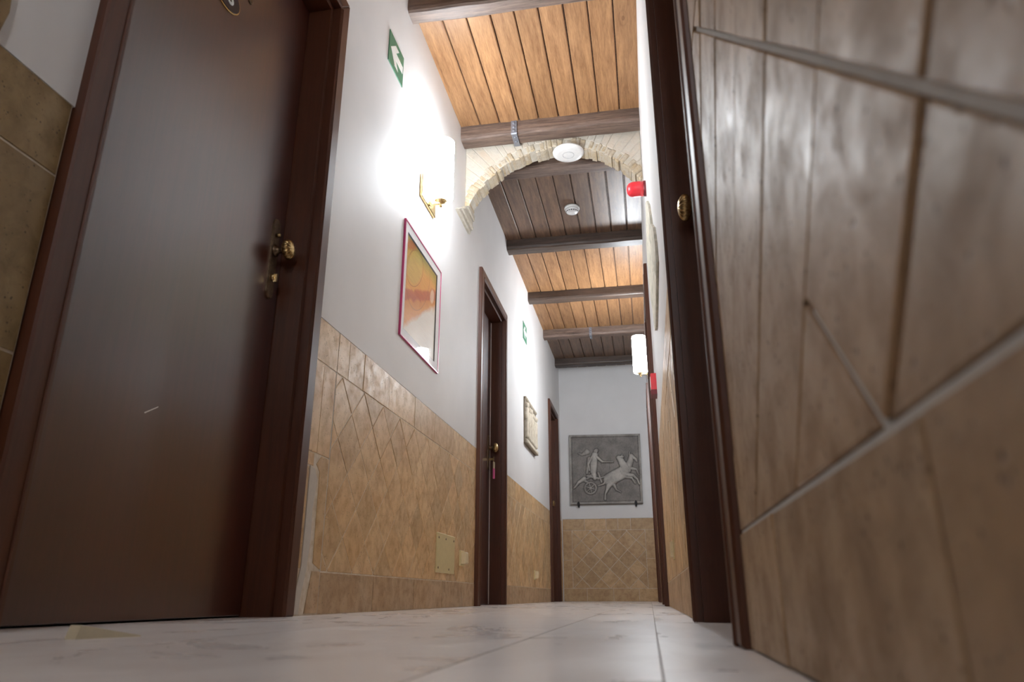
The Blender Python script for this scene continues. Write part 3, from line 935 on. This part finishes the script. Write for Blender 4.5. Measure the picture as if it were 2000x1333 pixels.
def height_panel(name, side, corners, base, hfun, nx, ny, mat, parent):
    """corners: (u,v) TL TR BR BL; hfun(s,t) with s,t 0..1 left to right, bottom to top"""
    TL, TR, BR, BLc = corners
    pts, fs = [], []
    for j in range(ny+1):
        t_ = j/ny
        for i in range(nx+1):
            s = i/nx
            a = (BLc[0]*(1-s)+BR[0]*s, BLc[1]*(1-s)+BR[1]*s); b = (TL[0]*(1-s)+TR[0]*s, TL[1]*(1-s)+TR[1]*s)
            u = a[0]*(1-t_)+b[0]*t_; v = a[1]*(1-t_)+b[1]*t_
            pts.append((u, v, base + hfun(s, t_)))
    for j in range(ny):
        for i in range(nx):
            k = j*(nx+1)+i
            fs.append((k, k+1, k+nx+2, k+nx+1))
    # rim back to the wall
    rim = [i for i in range(nx+1)] + [j*(nx+1)+nx for j in range(1, ny+1)] + [ny*(nx+1)+i for i in range(nx-1, -1, -1)] + [j*(nx+1) for j in range(ny-1, 0, -1)]
    b0 = len(pts)
    for k in rim: pts.append((pts[k][0], pts[k][1], 0.001))
    for q in range(len(rim)):
        q2 = (q+1) % len(rim)
        fs.append((rim[q], rim[q2], b0+q2, b0+q))
    fs.append(tuple(range(b0, b0+len(rim))))
    m = MB(side); m.add(pts, fs)
    return m.build(name, mat, parent, smooth=True)

# chariot relief on the end wall; strokes in panel pixels of a 1000 x 1000 panel, y down
STR = [
 # near horse: rump, barrel, chest, neck, head turned back, hind legs, forelegs, tail
 (560, 660, 640, 610, 95, 90, .9), (640, 610, 740, 560, 90, 92, .95), (740, 560, 770, 500, 88, 70, 1.0),
 (770, 500, 725, 390, 62, 44, 1.0), (725, 390, 690, 345, 44, 34, .95), (690, 345, 745, 335, 30, 20, .9), (735, 320, 742, 295, 8, 5, .8),
 (560, 700, 520, 790, 50, 26, .8), (520, 790, 490, 860, 24, 15, .75), (490, 860, 485, 940, 14, 16, .7),
 (600, 700, 640, 800, 30, 14, .5), (640, 800, 700, 840, 13, 9, .5),
 (530, 640, 470, 720, 20, 14, .7), (470, 720, 390, 745, 14, 8, .6),
 (780, 590, 880, 605, 34, 24, .85), (880, 605, 935, 660, 22, 15, .8), (935, 660, 960, 730, 14, 13, .8),
 (760, 620, 860, 640, 26, 18, .6), (860, 640, 905, 720, 16, 11, .55),
 # far horse
 (800, 520, 850, 400, 58, 42, .65), (850, 400, 865, 320, 42, 32, .65), (865, 320, 925, 370, 30, 18, .65), (925, 370, 940, 405, 17, 13, .6), (840, 300, 845, 262, 9, 5, .6),
 (850, 500, 930, 520, 26, 16, .5), (930, 520, 960, 600, 14, 9, .5),
 # driver: head, torso, arms, leg, cloak
 (372, 245, 384, 232, 32, 28, 1.0), (360, 300, 340, 420, 46, 52, .95), (340, 420, 330, 540, 54, 44, .85), (330, 540, 350, 640, 40, 28, .75),
 (375, 320, 460, 400, 24, 18, .9), (460, 400, 610, 405, 14, 9, .7), (330, 320, 262, 430, 26, 18, .75), (262, 430, 280, 520, 18, 12, .7),
 (250, 250, 180, 290, 40, 18, .35), (180, 290, 130, 270, 20, 10, .3), (280, 350, 240, 560, 30, 16, .5), (300, 600, 240, 640, 26, 14, .5),
 # chariot body and pole, hindmost hound
 (250, 600, 400, 640, 20, 20, .6), (400, 640, 560, 600, 12, 9, .5), (400, 560, 440, 690, 16, 14, .55),
 (200, 640, 120, 690, 34, 22, .6), (120, 690, 70, 755, 20, 13, .6), (70, 755, 50, 770, 13, 11, .55), (210, 670, 260, 700, 20, 14, .45),
]
WX, WY, WR = 285, 775, 78
for k in range(6):
    a = k*PI/3 + .3
    STR.append((WX, WY, WX+WR*math.cos(a), WY+WR*math.sin(a), 9, 7, .5))
SEG = [(a/1000, 1-b/1000, c/1000, 1-e/1000, r1/1000, r2/1000, h) for a, b, c, e, r1, r2, h in STR]
def chariot(s, t_):
    z = 0.0
    for (ax, ay, bx, by, ra, rb, h) in SEG:
        rm = max(ra, rb)
        if s < min(ax, bx)-rm or s > max(ax, bx)+rm or t_ < min(ay, by)-rm or t_ > max(ay, by)+rm: continue
        z = max(z, cap(s, t_, ax, ay, bx, by, ra, rb, h*0.030))
    q = math.hypot(s-WX/1000, t_-(1-WY/1000))
    z = max(z, 0.014*max(0, 1-((q-WR/1000)/.016)**2))
    edge = min(s, 1-s, t_, 1-t_)
    if edge < 0.035: z = max(z, 0.012*min(1, (0.035-edge)/.012))
    z += 0.0022*noise.noise(Vector((s*26, t_*14, 1))) + 0.0016*noise.noise(Vector((s*60, t_*40, 4)))
    return z
rl = thing('stone_relief', 'large grey stone relief of a chariot and horses on end wall', 'relief')
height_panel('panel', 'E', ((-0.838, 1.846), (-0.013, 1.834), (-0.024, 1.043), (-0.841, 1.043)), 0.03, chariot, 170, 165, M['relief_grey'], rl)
for (x, lab) in ((-0.748, 'black iron hook under the left corner of the chariot relief'), (-0.102, 'black iron hook under the right corner of the chariot relief')):
    hk = thing('iron_hook', lab, 'hook', 'black hooks under the chariot relief')
    m = MB('E')
    m.box(x-.009, x+.009, 1.012, 1.040, 0.0, 0.050, 0.003)
    m.build('shank', M['black_iron'], hk)
    m = MB('E'); m.slab([(x-.012, 1.03), (x+.012, 1.03), (x+.016, 1.055), (x, 1.078), (x-.016, 1.055)], 0.050, 0.056, 0.002)
    m.build('claw', M['black_iron'], hk)

random.seed(21)
FIG = []
for k in range(6):
    x = 0.1 + k*0.16 + random.uniform(-.02, .02)
    top = random.uniform(.78, .88)
    FIG += [(x, top, x, top-.03, .05, .045, 1.0), (x, top-.12, x+random.uniform(-.02, .02), .45, .062, .05, .9), (x-.02, .45, x-.03, .14, .03, .022, .8), (x+.02, .45, x+.035, .14, .03, .022, .8),
            (x-.03, top-.14, x-.09, top-.34, .022, .016, .7), (x+.03, top-.14, x+.1, top-.22, .02, .015, .7)]
def friezefun(s, t_):
    z = 0.0
    for (ax, ay, bx, by, ra, rb, h) in FIG:
        z = max(z, cap(s, t_, ax, ay, bx, by, ra, rb, h*0.028))
    if t_ < 0.1: z = max(z, 0.022*min(1, (0.1-t_)/.03))
    if t_ > 0.95: z = max(z, 0.010)
    return z + 0.003*noise.noise(Vector((s*20, t_*14, 7)))
r2 = thing('stone_frieze', 'small cream stone relief of standing figures on left wall before last door', 'relief')
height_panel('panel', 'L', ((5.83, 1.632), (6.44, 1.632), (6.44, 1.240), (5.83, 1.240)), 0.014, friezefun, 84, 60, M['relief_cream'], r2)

# irregular broken relief on the right wall, almost edge-on
POLY = [(2.36, 1.15), (2.62, 1.135), (2.95, 1.12), (3.12, 1.17), (3.32, 1.36), (3.52, 1.58), (3.50, 1.76), (3.40, 1.84), (3.16, 1.84), (2.98, 1.75), (2.80, 1.62), (2.66, 1.46), (2.44, 1.33), (2.37, 1.24)]
r3 = thing('broken_relief', 'irregular pale greenish stone fragment on the right wall beyond the brass knob', 'relief')
m = MB('R')
cu = sum(q[0] for q in POLY)/len(POLY); cv = sum(q[1] for q in POLY)/len(POLY)
fine = []
for i in range(len(POLY)):
    a, b = POLY[i], POLY[(i+1) % len(POLY)]
    for k in range(4):
        s = k/4
        u = a[0]+(b[0]-a[0])*s; v_ = a[1]+(b[1]-a[1])*s
        q = 1 + 0.025*noise.noise(Vector((u*9, v_*9, 2)))
        fine.append((cu+(u-cu)*q, cv+(v_-cv)*q))
n = len(fine); rings = 9
pts, fs = [], []
pts += [(u, v_, 0.0005) for u, v_ in fine]
for k in range(rings):
    s = 1 - k/rings
    for (u, v_) in fine:
        uu, vv = cu+(u-cu)*s, cv+(v_-cv)*s
        hgt = 0.010 + (0.008*abs(noise.noise(Vector((uu*8, vv*8, 3)))) + 0.004*noise.noise(Vector((uu*22, vv*22, 6))) if k else 0)
        pts.append((uu, vv, hgt))
pts.append((cu, cv, 0.014))
for k in range(rings):
    for i in range(n):
        j = (i+1) % n
        fs.append((k*n+i, k*n+j, (k+1)*n+j, (k+1)*n+i))
for i in range(n): fs.append((rings*n+i, rings*n+(i+1) % n, len(pts)-1))
fs.append(tuple(range(n))[::-1])
m.add(pts, fs); m.build('fragment', M['relief_moss'], r3)

# ------------------------------------------------------------------ ceiling and wall devices
ap = thing('wireless_access_point', 'round white wireless access point under the crown of the arch', 'access point')
apx, apy, apz = -0.329, 3.73, 2.531
m = MB(); m.lathe([(.001, 0.0), (.06, .0008), (.082, .004), (.092, .011), (.093, .018), (.088, .026), (.07, .030)], (apx, apy, apz), seg=48); m.build('housing', M['white_plastic'], ap, smooth=True)
m = MB(); m.lathe([(.0322, .001), (.0322, -.0012), (.0342, -.0012), (.0342, .001)], (apx, apy, apz), seg=40); m.build('ring', M['grey_plastic'], ap, smooth=True)
sd = thing('smoke_detector', 'white smoke detector on the dark boards behind the arch', 'smoke detector')
sx, sy = -0.394, 4.632
m = MB(); m.lathe([(.055, 0), (.055, -.012), (.052, -.016)], (sx, sy, ZC), seg=36); m.build('base', M['white_plastic'], sd, smooth=True)
m = MB(); m.lathe([(.05, -.016), (.048, -.03), (.04, -.040), (.02, -.046), (.004, -.047)], (sx, sy, ZC), seg=36); m.build('dome', M['white_plastic'], sd, smooth=True)
m = MB()
for k in range(16):
    a = 2*PI*k/16
    ca, sa = math.cos(a), math.sin(a)
    r_, w_ = 0.0475, 0.006
    c = [(sx+r_*ca-w_*sa, sy+r_*sa+w_*ca), (sx+r_*ca+w_*sa, sy+r_*sa-w_*ca)]
    c2 = [(sx+(r_-.006)*ca+w_*sa*.8, sy+(r_-.006)*sa-w_*ca*.8), (sx+(r_-.006)*ca-w_*sa*.8, sy+(r_-.006)*sa+w_*ca*.8)]
    m.add([(*c[0], ZC-.028), (*c[1], ZC-.028), (*c2[0], ZC-.040), (*c2[1], ZC-.040)], [(0, 1, 2, 3)])
m.build('vent_slots', M['dark_slot'], sd, kind='stuff')

sr = thing('alarm_beacon', 'red domed fire alarm beacon on the right wall near the arch', 'alarm')
m = MB('R'); m.lathe([(.040, 0), (.040, .010), (.037, .013)], (3.27, 1.985, 0.0), seg=28); m.build('base', M['dark_red_plastic'], sr, smooth=True)
m = MB('R')
m.lathe([(.0375, .012), (.0385, .03), (.0385, .055), (.037, .070), (.031, .084), (.020, .093), (.004, .097)], (3.27, 1.985, 0.0), seg=36, mod=lambda a, h: 1+0.02*math.cos(12*a)); m.build('lens', M['red_plastic'], sr, smooth=True)
cb = thing('fire_call_box', 'small red fire call box on right wall by the brown door frame', 'call box')
m = MB('R'); m.box(3.80, 3.90, 1.085, 1.175, 0.0, 0.030, 0.003); m.build('housing', M['red_plastic'], cb)
m = MB('R'); m.box(3.797, 3.903, 1.060, 1.0845, 0.0, 0.033, 0.003); m.build('lower_lip', M['dark_red_plastic'], cb)
m = MB('R'); m.box(3.815, 3.885, 1.10, 1.16, 0.030, 0.033, 0.001); m.build('window', M['white_plastic'], cb)

bp = thing('cover_plate', 'large blank cream cover plate low on the tiled left wall', 'cover plate')
m = MB('L'); m.box(3.325, 3.648, 0.153, 0.330, TH, TH+.006, 0.002); m.build('plate', M['cream_plastic'], bp)
for (u, v_) in ((3.352, 0.308), (3.475, 0.308), (3.622, 0.308), (3.54, 0.172), (3.352, 0.175)):
    m = MB('L'); m.lathe([(.0055, 0), (.005, .0016), (.001, .002)], (u, v_, TH+.006), seg=12); m.build('screw', M['bronze'], bp, smooth=True)
def socket(u, v_, label, side='L', w=0.04, h=0.038, dp=1.0):
    s = thing('wall_socket', label, 'socket')
    m = MB(side); m.box(u-w, u+w, v_-h, v_+h, TH, TH+.010*dp, 0.003*dp); m.build('frame', M['cream_plastic'], s)
    m = MB(side); m.box(u-w*.72, u+w*.72, v_-h*.74, v_+h*.78, TH+.010*dp, TH+.034*dp, 0.006*dp); m.build('cap', M['ivory_plastic'], s)
    return s
socket(3.80, 0.236, 'small ivory wall socket beside the blank cream plate')
socket(6.36, 0.222, 'tiny cream socket low on the tiles between the second and last left doors')
socket(2.88, 0.215, 'pale socket low on the right wall tiles, nearly edge-on', 'R', 0.04, 0.036, 0.4)

# key with pink tag hanging from the lock of the second door
ky = thing('room_key', 'room key with a pink tag hanging in the second left door', 'key')
ku = DOORS[2][2]-AW-.02-.055
m = MB('L'); m.box(ku-.003, ku+.003, 0.925, 0.940, LD+.006, LD+.038, 0.001); m.build('key_blade', M['brass'], ky)
m = MB('L'); m.slab([(ku-.012, .915), (ku+.012, .915), (ku+.014, .935), (ku+.006, .95), (ku-.006, .95), (ku-.014, .935)], LD+.038, LD+.041, .001); m.build('key_bow', M['brass'], ky)
m = MB('L'); m.slab([(ku-.010, .868), (ku+.010, .868), (ku+.009, .914), (ku-.009, .914)], LD+.036, LD+.046, .002); m.build('leather_tab', M['pale_wood'], ky)
m = MB('L'); m.slab([(ku-.016, .80), (ku+.016, .80), (ku+.016, .868), (ku-.016, .868)], LD+.036, LD+.046, .003); m.build('pink_tag', M['pink_tag'], ky)

# wooden door wedge on the floor
wg = MB()
ax_, ay_ = -0.722, 0.866
e1 = Vector((0.42, 0.91)).normalized(); e2 = Vector((0.96, -0.27)).normalized()
def wp(a, b, z): return (ax_ + e1.x*a + e2.x*b, ay_ + e1.y*a + e2.y*b, z)
Lw, Ww, Hw = 0.085, 0.019, 0.0165
wg.add([wp(0, 0, 0), wp(0, Ww, 0), wp(Lw, Ww, 0), wp(Lw, 0, 0), wp(0.004, 0.001, Hw), wp(0.004, Ww+.001, Hw), wp(Lw, Ww, 0.0015), wp(Lw, 0, 0.0015)],
       [(0, 3, 2, 1), (0, 1, 5, 4), (1, 2, 6, 5), (2, 3, 7, 6), (3, 0, 4, 7), (4, 5, 6, 7)])
tag(wg.build('door_wedge', M['pale_wood']), 'small pale wooden wedge on the floor before the numbered door', 'door wedge')
